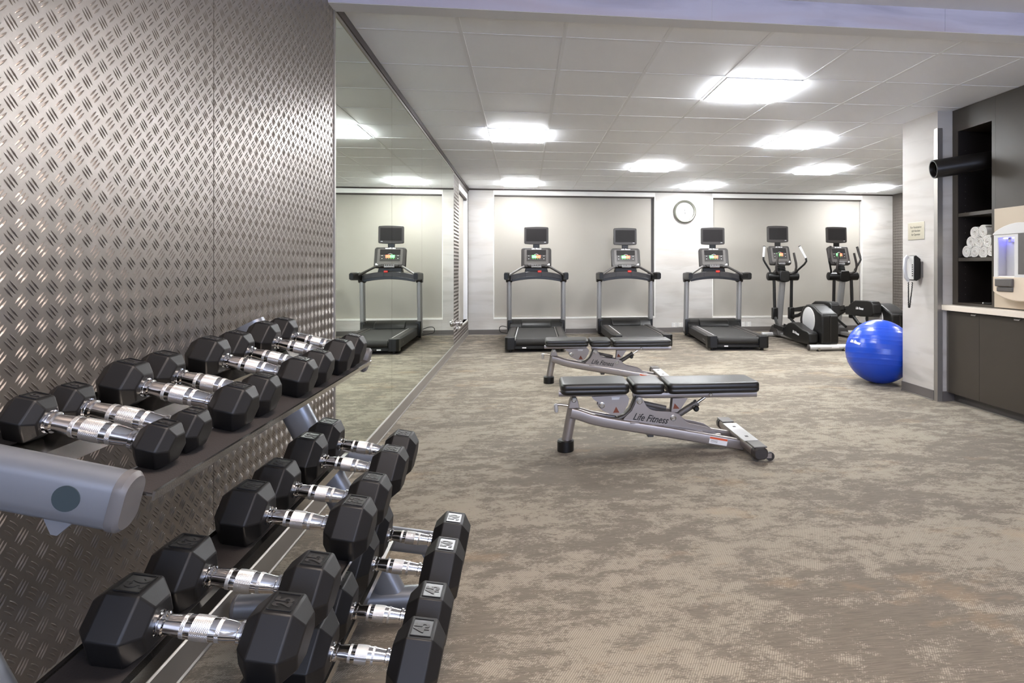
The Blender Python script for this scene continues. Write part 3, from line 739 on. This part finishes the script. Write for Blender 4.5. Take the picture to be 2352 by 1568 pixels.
# ------------------------------------------------------------------ cross trainers
def elliptical(loc, rz, lab, ph=1):
    """ph = 1: left pedal low, right pedal high"""
    t = thing('cross_trainer', lab, 'cross trainer', loc, rz, 'elliptical cross trainers by the right window')
    rs = MB().tube([(-.32,0,.052),(.32,0,.052)], .040, 20).build('rear_stabilizer', M['lsilver'], t)
    for s in (-1, 1):
        MB().lathe([(.043,0),(.043,.012),(.03,.022),(0,.022)], (s*.318,0,.052), (s,0,0), 20).build('end_cap', M['dgrey'], rs)
        MB().lathe([(.022,0),(.022,.018),(.012,.022),(.012,.04)], (s*.19,-.012,0), (0,0,1), 16).build('levelling_foot', M['black'], rs)
        MB().cyl((s*.19,-.055,.03), (s*.19,.0,.03), .018, 14).build('foot_clamp', M['steel'], rs)
    MB().box(.0,.11,-.0425,-.040,.045,.065).build('serial_label', M['white_print'], rs, smooth=0)
    fs = MB().tube([(-.28,1.80,.045),(.28,1.80,.045)], .034, 18).build('front_stabilizer', M['lsilver'], t)
    for s in (-1, 1): MB().lathe([(.036,0),(.036,.012),(.02,.018),(0,.018)], (s*.278,1.80,.045), (s,0,0), 18).build('end_cap', M['lsilver'], fs)
    MB().box(-.055,.055,.05,1.80,.03,.085).build('base_rail', M['silver'], t, bevel=.008)
    MB().prism([(1.56,.03),(1.60,.13),(1.70,.20),(1.84,.20),(1.93,.11),(1.95,.03)], (0,0,0), (0,1,0), (0,0,1), (1,0,0), -.10, .10).build('base_cover', M['dgrey'], t, bevel=.02, seg=3)
    MB().tube([(0,1.79,.10),(0,1.70,.56),(0,1.60,.99)], [1.0,.92,.86], sec=rrect(.110,.10,.035,5), up=(0,1,0)).build('column', M['silver'], t)
    dr = MB().lathe([(.055,-.27),(.068,-.262),(.070,-.25),(.070,-.07),(.062,-.06),(.062,.06),(.070,.07),(.070,.25),(.068,.262),(.055,.27)], (0,1.60,1.035), (1,0,0), 28).build('pivot_drum', M['black2'], t)
    MB().prism([(-.085,.955),(-.03,.94),(.03,.94),(.085,.955),(.095,1.06),(.075,1.13),(-.075,1.13),(-.095,1.06)], (0,0,0), (1,0,0), (0,0,1), (0,-1,0), -1.69, -1.515).build('drum_cover', M['black2'], t, smooth=30, bevel=.016, seg=3)
    nk = MB()
    for k in range(4): nk.lathe([(.060,0),(.068,.006),(.068,.014),(.060,.02)], (0,1.64+.01*k,1.12+.024*k), (0,.2,1), 20)
    nk.build('bellows', M['black'], t)
    MB().prism([(-.11,1.11),(-.14,1.04),(-.10,1.0),(.10,1.0),(.14,1.04),(.11,1.11),(.06,1.17),(-.06,1.17)], (0,0,0), (1,0,0), (0,0,1), (0,-1,0), -1.76, -1.66).build('rear_cowl', M['black'], t, bevel=.02)
    lowy = (1.57, 1.62) if ph > 0 else (1.62, 1.57)
    for k, s in enumerate((-1, 1)):
        ly = lowy[k]; x = s*.155; low = (k == 0) == (ph > 0)
        MB().tube([(x,1.60,1.0),(x,ly,.47)], 1, sec=rrect(.042,.060,.018,4), up=(0,1,0)).build('swing_arm', M['black'], t)
        sk = MB().box(x-.045,x+.045,ly-.045,ly+.045,.315,.515).build('link_housing', M['black2'], t, bevel=.014)
        if low:
            MB().tube([(x,ly-.01,.36),(x*1.15,ly-.16,.235),(x*1.3,ly-.27,.185),(x*1.3,.92,.165)], 1, sec=rrect(.046,.050,.014,3)).build('foot_link', M['black'], t)
            tray = [(1.30,.205),(1.28,.225),(.93,.205),(.93,.185)]; cov = [(.98,.120),(.98,.235),(.80,.325),(.68,.350),(.56,.345),(.30,.275),(.14,.262),(.09,.235),(.08,.11),(.13,.078),(.48,.070)]
        else:
            MB().tube([(x,ly-.01,.355),(x*1.2,ly-.22,.395),(x*1.3,1.10,.50),(x*1.3,.95,.53)], 1, sec=rrect(.046,.055,.014,3)).build('foot_link', M['black'], t)
            MB().tube([(x-.02*s,ly-.01,.33),(x-.03*s,ly-.35,.20)], .022, 10).build('link_strut', M['black'], t)
            tray = [(1.42,.452),(1.40,.475),(1.02,.530),(1.02,.505)]; cov = [(1.03,.43),(1.02,.520),(.86,.620),(.74,.668),(.40,.680),(.28,.672),(.24,.64),(.22,.49),(.28,.445),(.60,.425)]
        MB().prism(tray, (0,0,0), (0,1,0), (0,0,1), (1,0,0), s*.205-.085, s*.205+.085).build('pedal', M['black'], t, bevel=.006)
        for q in (-1, 1):
            MB().prism([(tray[0][0],tray[0][1]),(tray[1][0],tray[1][1]+.045),(tray[2][0],tray[2][1]+.045),(tray[3][0],tray[3][1])], (0,0,0), (0,1,0), (0,0,1), (1,0,0), s*.205+q*.085-.008, s*.205+q*.085+.008).build('pedal_side', M['black2'], t, bevel=.004)
        cv = MB().prism(cov, (0,0,0), (0,1,0), (0,0,1), (1,0,0), s*.135, s*.275).build('arm_cover', M['black'], t, smooth=30, bevel=.016, seg=3)
        if s < 0:
            a = Vector((0,-1,-.12)).normalized(); O = (-.2754,.52,.205) if low else (-.2754,.60,.55)
            if not low: a = Vector((0,-1,0))
            lettering('lettering', 'Life Fitness', .055, O, a, Vector((-1,0,0)).cross(a), M['white_print'], cv, .0006, shear=.35, width=.22, bold=.001)
    shroud = [(.0,.095),(-.01,.14),(.0,.50),(.025,.525),(.12,.555),(.26,.615),(.40,.640),(.50,.630),(.60,.585),(.68,.50),(.71,.38),(.66,.22),(.56,.095)]
    sh = MB().prism(shroud, (0,0,0), (0,1,0), (0,0,1), (1,0,0), -.125, .125).build('drive_housing', M['black'], t, smooth=30, bevel=.024, seg=4)
    for s in (-1, 1):
        MB().lathe([(.19,0),(.19,.006),(.178,.010),(0,.012)], (s*.124,.40,.405), (s,0,0), 48).build('disc_cover', M['lsilver'], sh)
        MB().torus((s*.130,.40,.405), (1,0,0), .189, .006, 48, 8).build('disc_rim', M['white'], sh)
    MB().box(-.004,.004,-.012,.03,.12,.50).build('housing_seam', M['dgrey'], sh, smooth=0)
    # moving and fixed handlebars
    HL = [(-.22,1.60,1.09),(-.225,1.61,1.14),(-.31,1.61,1.27),(-.335,1.61,1.32),(-.33,1.62,1.36),(-.30,1.66,1.53)]
    HR = [(.22,1.58,1.09),(.24,1.55,1.14),(.31,1.45,1.24),(.335,1.43,1.29),(.33,1.44,1.34),(.262,1.52,1.53)]
    if ph < 0: HL, HR = [(-x,y,z) for x,y,z in HR], [(-x,y,z) for x,y,z in HL]
    for H, gm in ((HL, M['lsilver'] if ph > 0 else M['dgrey']), (HR, M['lsilver'] if ph > 0 else M['dgrey'])):
        h = MB().tube(H[:5] + [H[5]], .0165, 12).build('moving_handle', M['black'], t)
        MB().tube([H[4], H[5]], .0205, 14).build('hand_grip', gm, h)
        d = (Vector(H[5])-Vector(H[4])).normalized(); MB().tube([Vector(H[5]), Vector(H[5])+d*.014], .021, 14).build('grip_cap', M['black'], h)
    for s in (-1, 1):
        MB().tube([(s*.05,1.56,1.085),(s*.12,1.52,1.085),(s*.165,1.485,1.12),(s*.175,1.465,1.19),(s*.165,1.455,1.26),(s*.135,1.475,1.43)], .0195, 12).build('fixed_handle', M['dgrey'], t)
    console(t, (0,1.715,1.395), .375, .335, .33)
    MB().box(-.05,.05,1.80,1.83,1.53,1.66).build('monitor_stem', M['black2'], t, bevel=.006)
    monitor(t, (0,1.80,1.757), .375, .272)
    return t
e1 = elliptical((5.305, 8.190, 0), 0, 'black elliptical cross trainer nearer the treadmills, its silver disc fully visible')
e2 = elliptical((6.42, 8.28, 0), 0, 'black elliptical cross trainer farther right, partly hidden behind the blue ball', -1)

# ------------------------------------------------------------------ exercise ball
BR = .325; BC = Vector((4.600, 5.845, BR))
ball = thing('exercise_ball', 'shiny blue exercise ball on the carpet beside the white pier', 'exercise ball', (BC.x, BC.y, 0))
ax = Vector((.10, .12, 1)).normalized(); prof = []
n = 120
for i in range(n+1):
    a = -PI/2 + PI*i/n; r = BR
    for q in (-.42, -.26, -.10, .06, .20, .34, .48, .62, .76, .90):
        r += .0030*math.exp(-((a-q)/.010)**2)
    prof.append((max(0, r*math.cos(a)), r*math.sin(a)))
prof[0] = (0, -BR); prof[-1] = (0, BR)
MB().lathe(prof, (0,0,BR), ax, 72).build('ball_skin', M['ball'], ball, smooth=180)
bd = Vector((-.926, -.18, .333)).normalized()
U0 = Vector((0,0,1)).cross(bd).normalized(); V0 = bd.cross(U0)
a_ = -.10; U1 = (U0*math.cos(a_) + V0*math.sin(a_)); V1 = (V0*math.cos(a_) - U0*math.sin(a_))
def wrap(c, rr=BR+.0034):
    p = (bd + U1*(c.x/BR) + V1*(c.y/BR)).normalized(); return p*(rr + c.z) + Vector((0,0,BR))
lettering('lettering', 'Life Fitness', .040, (0,0,0), (1,0,0), (0,1,0), M['white_print'], ball, .0003, shear=.45, width=.150, bold=.0022, fn=wrap)

# ------------------------------------------------------------------ wall clock, outlets, knob
ck = thing('wall_clock', 'round white wall clock with a pewter rim, between the two windows', 'clock', (3.896, YF, 2.207))
MB().lathe([(.205,0),(.212,-.020),(.206,-.045),(.190,-.056),(.175,-.050),(.166,-.030),(.166,-.012)], (0,0,0), (0,1,0), 56).build('rim', simple('pewter_rim', (112,112,102), .38, .5), ck)
MB().lathe([(0,-.014),(.168,-.014),(.168,-.004)], (0,0,0), (0,1,0), 48).build('dial', simple('clock_dial', (196,196,194), .6), ck, smooth=0)
hm = MB()
for k in range(12):
    a = k*PI/6; U = Vector((math.sin(a),0,math.cos(a))); V = Vector((math.cos(a),0,-math.sin(a)))
    hm.prism([(.138,-.0025),(.152,-.0025),(.152,.0025),(.138,.0025)], (0,-.0145,0), U, V, (0,-1,0), 0, .0006)
hm.build('hour_mark', M['grey_print'], ck, smooth=0)
MB().prism([(-.006,-.045),(.006,-.045),(.003,.050),(-.003,.050)], (.004,-.017,.0), (.985,0,.17), (-.17,0,.985), (0,-1,0), 0, .002).build('hour_hand', M['black_print'], ck, smooth=0)
MB().prism([(-.003,-.125),(.003,-.125),(.003,.02),(-.003,.02)], (.004,-.020,0), (1,0,0), (0,0,1), (0,-1,0), 0, .002).build('minute_hand', M['grey_print'], ck, smooth=0)
for x, lab in ((3.705, 'white double outlet left of the right treadmill base'), (3.815, 'white outlet plate half hidden by the right treadmill upright'), (5.005, 'white outlet plate left of two behind the right treadmill'), (5.115, 'white outlet plate right of two, beside the cross trainer')):
    o = thing('wall_outlet', lab, 'outlet', (x, YF, .135), 0, 'outlet plates on the far wall')
    MB().prism(rrect(.098, .088, .006, 3), (0,0,0), (1,0,0), (0,0,1), (0,-1,0), 0, .006).build('plate', M['white'], o, smooth=0, bevel=.0015)
    for q in (-1, 1): MB().box(-.016,.016,-.0075,-.0055,q*.02-.012,q*.02+.012).build('socket', M['grey_print'] if False else M['shade_trim'], o, smooth=0)
kb = thing('wall_fitting', 'chrome round fitting on the left wall beyond the mirrors', 'fitting', (0, 8.99, .375))
MB().lathe([(.045,0),(.045,.006),(.018,.010),(.018,.024),(.040,.034),(.052,.052),(.052,.070),(.040,.086),(0,.092)], (0,0,0), (1,0,0), 28).build('knob_body', M['chrome'], kb)
MB().lathe([(.040,0),(.046,.006),(.046,.010)], (0,0,-.075), (1,0,0), 24).cyl((0,0,-.075), (.03,0,-.075), .03).build('rose', M['chrome'], kb)

# ------------------------------------------------------------------ pier: plaque and wall phone
pq = thing('wall_plaque', 'small brushed metal plaque with assistance text above the phone', 'sign', (XP, 5.285, 1.527))
MB().box(-.005,0,-.118,.118,-.081,.081).build('plate', M['plaque'], pq, smooth=0, bevel=.0015)
for k, s in enumerate(('For Assistance', 'Lift Handset', 'for Operator')):
    lettering('lettering', s, .030, (-.0052, 0, .034-.034*k), (0,-1,0), (0,0,1), M['black_print'], pq, .0003, width=(.158,.126,.126)[k])
ph = thing('wall_phone', 'black and white wall telephone with a hanging cord on the white pier', 'telephone', (XP, 5.225, 1.18))
MB().box(-.018,0,-.040,.055,-.085,.060).build('wall_plate', M['mgrey'], ph, bevel=.003)
pb = MB().prism([(-.018,-.095),(-.055,-.118),(-.085,-.110),(-.085,.105),(-.062,.118),(-.018,.085)], (0,0,0), (1,0,0), (0,0,1), (0,1,0), -.030, .065).build('phone_body', M['black2'], ph, smooth=25, bevel=.005)
MB().box(-.088,-.084,-.028,.063,-.105,.110).build('face_plate', M['white'], pb, bevel=.002)
kp = MB()
for k in range(6): kp.box(-.0905,-.0875,-.020,-.008,-.075+.020*k,-.066+.020*k)
kp.build('keypad', M['black'], pb, smooth=0)
hs = MB().tube([(-.094,.040,-.112),(-.120,.040,-.085),(-.130,.040,0),(-.122,.040,.085),(-.098,.040,.112)], [.017,.020,.019,.020,.017], sec=rrect(1.8,1.3,.5,4), up=(0,1,0)).build('handset', M['lsilver'], ph, smooth=50)
MB().tube([(-.094,.040,-.115),(-.092,.040,-.13)], .010, 10).build('cord_socket', M['white'], ph)
cd = []
for i in range(181):
    u = i/180; z = -.130 - .235*math.sin(PI*u)**.8; y = .040 + .004*math.sin(PI*u) - .012*u; x = -.092 + .012*u*u
    if u > .5: x = -.092 + .012*math.sin((u-.5)*2*PI/2) + .012*max(0, (u-.8)/.2); y -= .010
    cd.append((x + .003*math.cos(i*1.9), y + .003*math.sin(i*1.9), z))
MB().tube(cd, .0046, 6).build('coiled_cord', M['black'], ph)

# ------------------------------------------------------------------ cabinets, counter, towel shelf, dispenser
YC0 = 3.30
cab = thing('base_cabinet', 'dark base cabinet under the cream counter at the right', 'cabinet', (4.70, (YC0+YP0)/2, 0))
CL = (4.70, (YC0+YP0)/2, 0)
MB().box(4.722, 5.28, YC0, 4.985, .083, .808).build('body', M['darkin'], cab, CL, smooth=0)
MB().box(4.775, 4.795, YC0, 4.985, 0, .083).build('toe_kick', M['mgrey'], cab, CL, smooth=0)
MB().box(4.760, 4.775, YC0, 4.985, 0, .008).build('toe_trim', M['alu'], cab, CL, smooth=0)
MB().box(4.705, 4.722, 4.965, 4.986, .083, .808).build('filler_strip', M['mgrey'], cab, CL, smooth=0)
dy = [4.963, 4.592, 4.142, 3.722, 3.302]
for k in range(4):
    d = MB().box(4.700, 4.720, dy[k+1]+.0015, dy[k]-.0015, .085, .800).build('door', M['darkpanel'], cab, CL, smooth=0, bevel=.001)
    MB().box(4.690, 4.7005, dy[k+1]+.035, dy[k+1]+.085, .792, .797).box(4.690, 4.692, dy[k+1]+.035, dy[k+1]+.085, .784, .797).build('pull', M['white'], d, CL, smooth=0)
tag(MB().box(4.655, 5.298, YC0, 4.988, .810, .856).build('countertop', M['counter'], smooth=0, bevel=.002), 'cream stone countertop on the dark base cabinet', 'countertop')
su = thing('shelf_unit', 'tall dark built-in shelf unit above the counter holding rolled towels', 'shelf unit', (4.76, 4.73, .857))
SL = (4.76, 4.73, .857)
b = MB()
b.box(4.76, 5.295, 4.921, 4.986, .857, ZC-.002).box(4.76, 5.295, 4.494, 4.531, .857, ZC-.002).box(4.76, 5.295, 4.531, 4.921, 2.378, ZC-.002).box(4.76, 5.295, 4.531, 4.921, .857, .880)
b.build('carcass', M['darkpanel'], su, SL, smooth=0)
MB().box(5.14, 5.16, 4.531, 4.921, .88, 2.378).build('back_panel', M['darkin'], su, SL, smooth=0)
MB().box(4.765, 5.14, 4.9195, 4.9208, .88, 2.378).box(4.765, 5.14, 4.5312, 4.5325, .88, 2.378).build('inner_side', M['darkin'], su, SL, smooth=0)
for z in (1.628, 1.240): MB().box(4.764, 5.14, 4.5325, 4.9195, z, z+.030).build('shelf', M['darkpanel'], su, SL, smooth=0)
pn = MB()
for k in range(22): pn.cyl((4.83, 4.9194, .95+.06*k), (4.83, 4.9175, .95+.06*k), .003, 8)
pn.build('pin_hole', M['base'], su, SL, smooth=0)
tag(MB().box(4.76, 5.295, YC0, 4.4925, .857, ZC-.002).build('wall_panel', M['darkpanel'], smooth=0), 'dark laminate wall panel above the counter, behind the white dispenser', 'wall panel')
# towels
def towel(y, z, r, lab):
    t = thing('rolled_towel', lab, 'towel', (4.80, y, z), 0, 'rolled white towels on the dark shelf')
    m = MB(); turns = 3.3; n = 90; th0 = random.uniform(0, 6.28); g = r/(turns+.35)
    inn = []; out = []
    for i in range(n+1):
        a = th0 + 2*PI*turns*i/n; rr = g*.35 + g*turns*i/n
        wob = 1 + .05*math.sin(a*2+y*40) + .03*math.sin(a*3+z*50)
        inn.append((rr*wob*math.cos(a), rr*wob*math.sin(a))); out.append(((rr+g*.80)*wob*math.cos(a), (rr+g*.80)*wob*math.sin(a)))
    o = len(m.v)
    for x in (0, .006, .30):
        e = .0 if x else .12
        for (a, b), (c, d) in zip(inn, out):
            m.v.append((x, a+(c-a)*e, b+(d-b)*e)); m.v.append((x, c-(c-a)*e, d-(d-b)*e))
    N = 2*(n+1)
    for k in range(2):
        for i in range(n):
            for s in (0, 1):
                q = (k*N+2*i+s, k*N+2*i+2+s, (k+1)*N+2*i+2+s, (k+1)*N+2*i+s); m.f.append(q if s == 0 else q[::-1])
    for i in range(n): m.f.append((2*i, 2*i+1, 2*i+3, 2*i+2))
    for i in (0, n):
        for k in range(2): m.f.append((k*N+2*i, k*N+2*i+1, (k+1)*N+2*i+1, (k+1)*N+2*i))
    m.build('terry_roll', M['towel'], t, smooth=60)
rows = [[(4.868,.048),(4.770,.048),(4.672,.047),(4.583,.042)], [(4.822,.047),(4.722,.048),(4.627,.046)], [(4.775,.047),(4.676,.048)]]
rn = ('bottom', 'middle', 'top'); pos = [('leftmost', 'second from left', 'third from left', 'rightmost'), ('leftmost', 'centre', 'rightmost'), ('left', 'right')]
for k, row in enumerate(rows):
    for q, (y, r) in enumerate(row):
        towel(y, 1.270 + .049 + .083*k, r, 'rolled white towel, %s in the %s row of the pile' % (pos[k][q], rn[k]))
# foam roller lying out of the upper compartment
fr = thing('foam_roller', 'black hollow foam roller sticking out of the top shelf compartment', 'foam roller', (4.47, 4.79, 2.035))
A = Vector((4.44, 4.80, 2.02)); Bv = Vector((5.06, 4.665, 2.115)); dv = (Bv-A); FO = Vector((4.47, 4.79, 2.035))
m = MB().lathe([(.064,.30),(.064,.008),(.067,.0),(.075,.0),(.078,.004),(.079,.012),(.079,dv.length),(.0,dv.length)], A-FO, dv, 40)
m.build('roller_body', M['foam'], fr, smooth=40)
MB().lathe([(.046,.30),(.046,.035),(.054,.035),(.054,.30)], A-FO, dv, 32).build('core_tube', M['black2'], fr)
# dispenser with its beige backing board
tag(MB().box(4.7490, 4.7590, 3.62, 4.492, .866, 1.657).build('backing_board', M['beige'], smooth=0, bevel=.002), 'beige backing board on the dark panel, behind the white dispenser', 'panel')
dp = thing('water_dispenser', 'white water dispenser with a blue lit bay above the counter', 'water dispenser', (4.75, 4.14, .93))
DL = (4.75, 4.14, .93)
Y0, Y1 = 3.895, 4.384; yc = (Y0+Y1)/2
def dome(y0, y1, z, h, n=14): return [(y1 + (y0-y1)*i/n, z + h*math.sin(PI*i/n)**.75) for i in range(n+1)]
body = MB()
FX = 4.655
body.box(FX, 4.745, 4.344, 4.384, 1.0, 1.448).box(FX, 4.745, Y0, 4.183, 1.0, 1.448).box(FX, 4.745, 4.183, 4.344, 1.417, 1.448).box(FX, 4.745, 4.183, 4.344, 1.0, 1.0985)
body.box(4.735, 4.745, 4.183, 4.344, 1.09, 1.42)
body = body.build('body', M['white'], dp, DL, smooth=0)
tp = dome(Y0-.008, Y1+.008, 1.448, .075)
MB().prism(tp + [(Y0-.008, 1.440), (Y1+.008, 1.440)], (0,0,0), (0,1,0), (0,0,1), (1,0,0), FX-.006, 4.748).build('top_cap', M['white'], dp, DL, smooth=40, bevel=.012, seg=3)
bt = [(a, 2*.998-b) for a, b in dome(Y0-.010, Y1+.012, .998, .070)]
MB().prism(bt[::-1] + [(Y1+.012, 1.12), (Y0-.010, 1.12)], (0,0,0), (0,1,0), (0,0,1), (1,0,0), FX-.0005, 4.749).build('lower_shell', simple('warm_lit_plastic', (220,204,182), .4, var=.01), dp, DL, smooth=40, bevel=.010, seg=3)  # white shell with the warm light on it painted in as cream
by = MB().box(4.722, 4.735, 4.185, 4.342, 1.10, 1.416).box(FX+.002, 4.735, 4.338, 4.3438, 1.10, 1.416).build('bay_lining', M['lsilver'], dp, DL, smooth=0)
MB().box(4.690, 4.725, 4.255, 4.285, 1.380, 1.416).build('spout', M['white'], dp, DL, bevel=.004)
MB().box(4.700, 4.732, 4.190, 4.338, 1.411, 1.416).build('blue_light', M['blue_led'], dp, DL, smooth=0)
icn = MB()
for q in range(2):
    for k in range(3): icn.box(4.7212, 4.7222, 4.198+.018*q, 4.210+.018*q, 1.17+.035*k, 1.190+.035*k)
for k in range(3): icn.box(4.7212, 4.7222, 4.192, 4.228, 1.295+.012*k, 1.299+.012*k)
icn.build('instruction_icon', M['grey_print'], by, DL, smooth=0)
tr = MB().box(FX-.022, FX+.004, 4.186, 4.352, 1.040, 1.100).box(FX-.010, FX+.004, 4.190, 4.348, 1.0, 1.036).build('drip_tray', M['mgrey'], dp, DL, bevel=.006)
MB().box(FX-.002, FX+.004, 3.93, 4.147, 1.134, 1.440).build('control_panel', M['mgrey'], dp, DL, smooth=0, bevel=.002)
pen = thing('pen', 'thin dark pen-like item lying at the right of the lower shelf opening', 'pen', (4.79, 4.60, .8885))
MB().tube([(0,.052,0),(.01,-.020,0)], .0055, 10).build('barrel', M['black'], pen)
MB().tube([(0,.052,0),(-.002,.064,0)], .0062, 10).build('tip', M['white'], pen)

# ------------------------------------------------------------------ light and look
w = bpy.data.worlds.new('world'); sc.world = w; w.use_nodes = True
bg = w.node_tree.nodes['Background']; bg.inputs[0].default_value = (.62, .72, 1.0, 1); bg.inputs[1].default_value = .95
sc.view_settings.view_transform = 'Standard'; sc.view_settings.look = 'None'; sc.view_settings.gamma = 1
sc.view_settings.exposure = 2.8
sc.cycles.use_denoising = True
try: sc.cycles.denoiser = 'OPENIMAGEDENOISE'
except Exception: pass
sc.cycles.max_bounces = 12; sc.cycles.diffuse_bounces = 10; sc.cycles.glossy_bounces = 5
sc.cycles.sample_clamp_indirect = 8
sc.cycles.caustics_reflective = False; sc.cycles.caustics_refractive = False
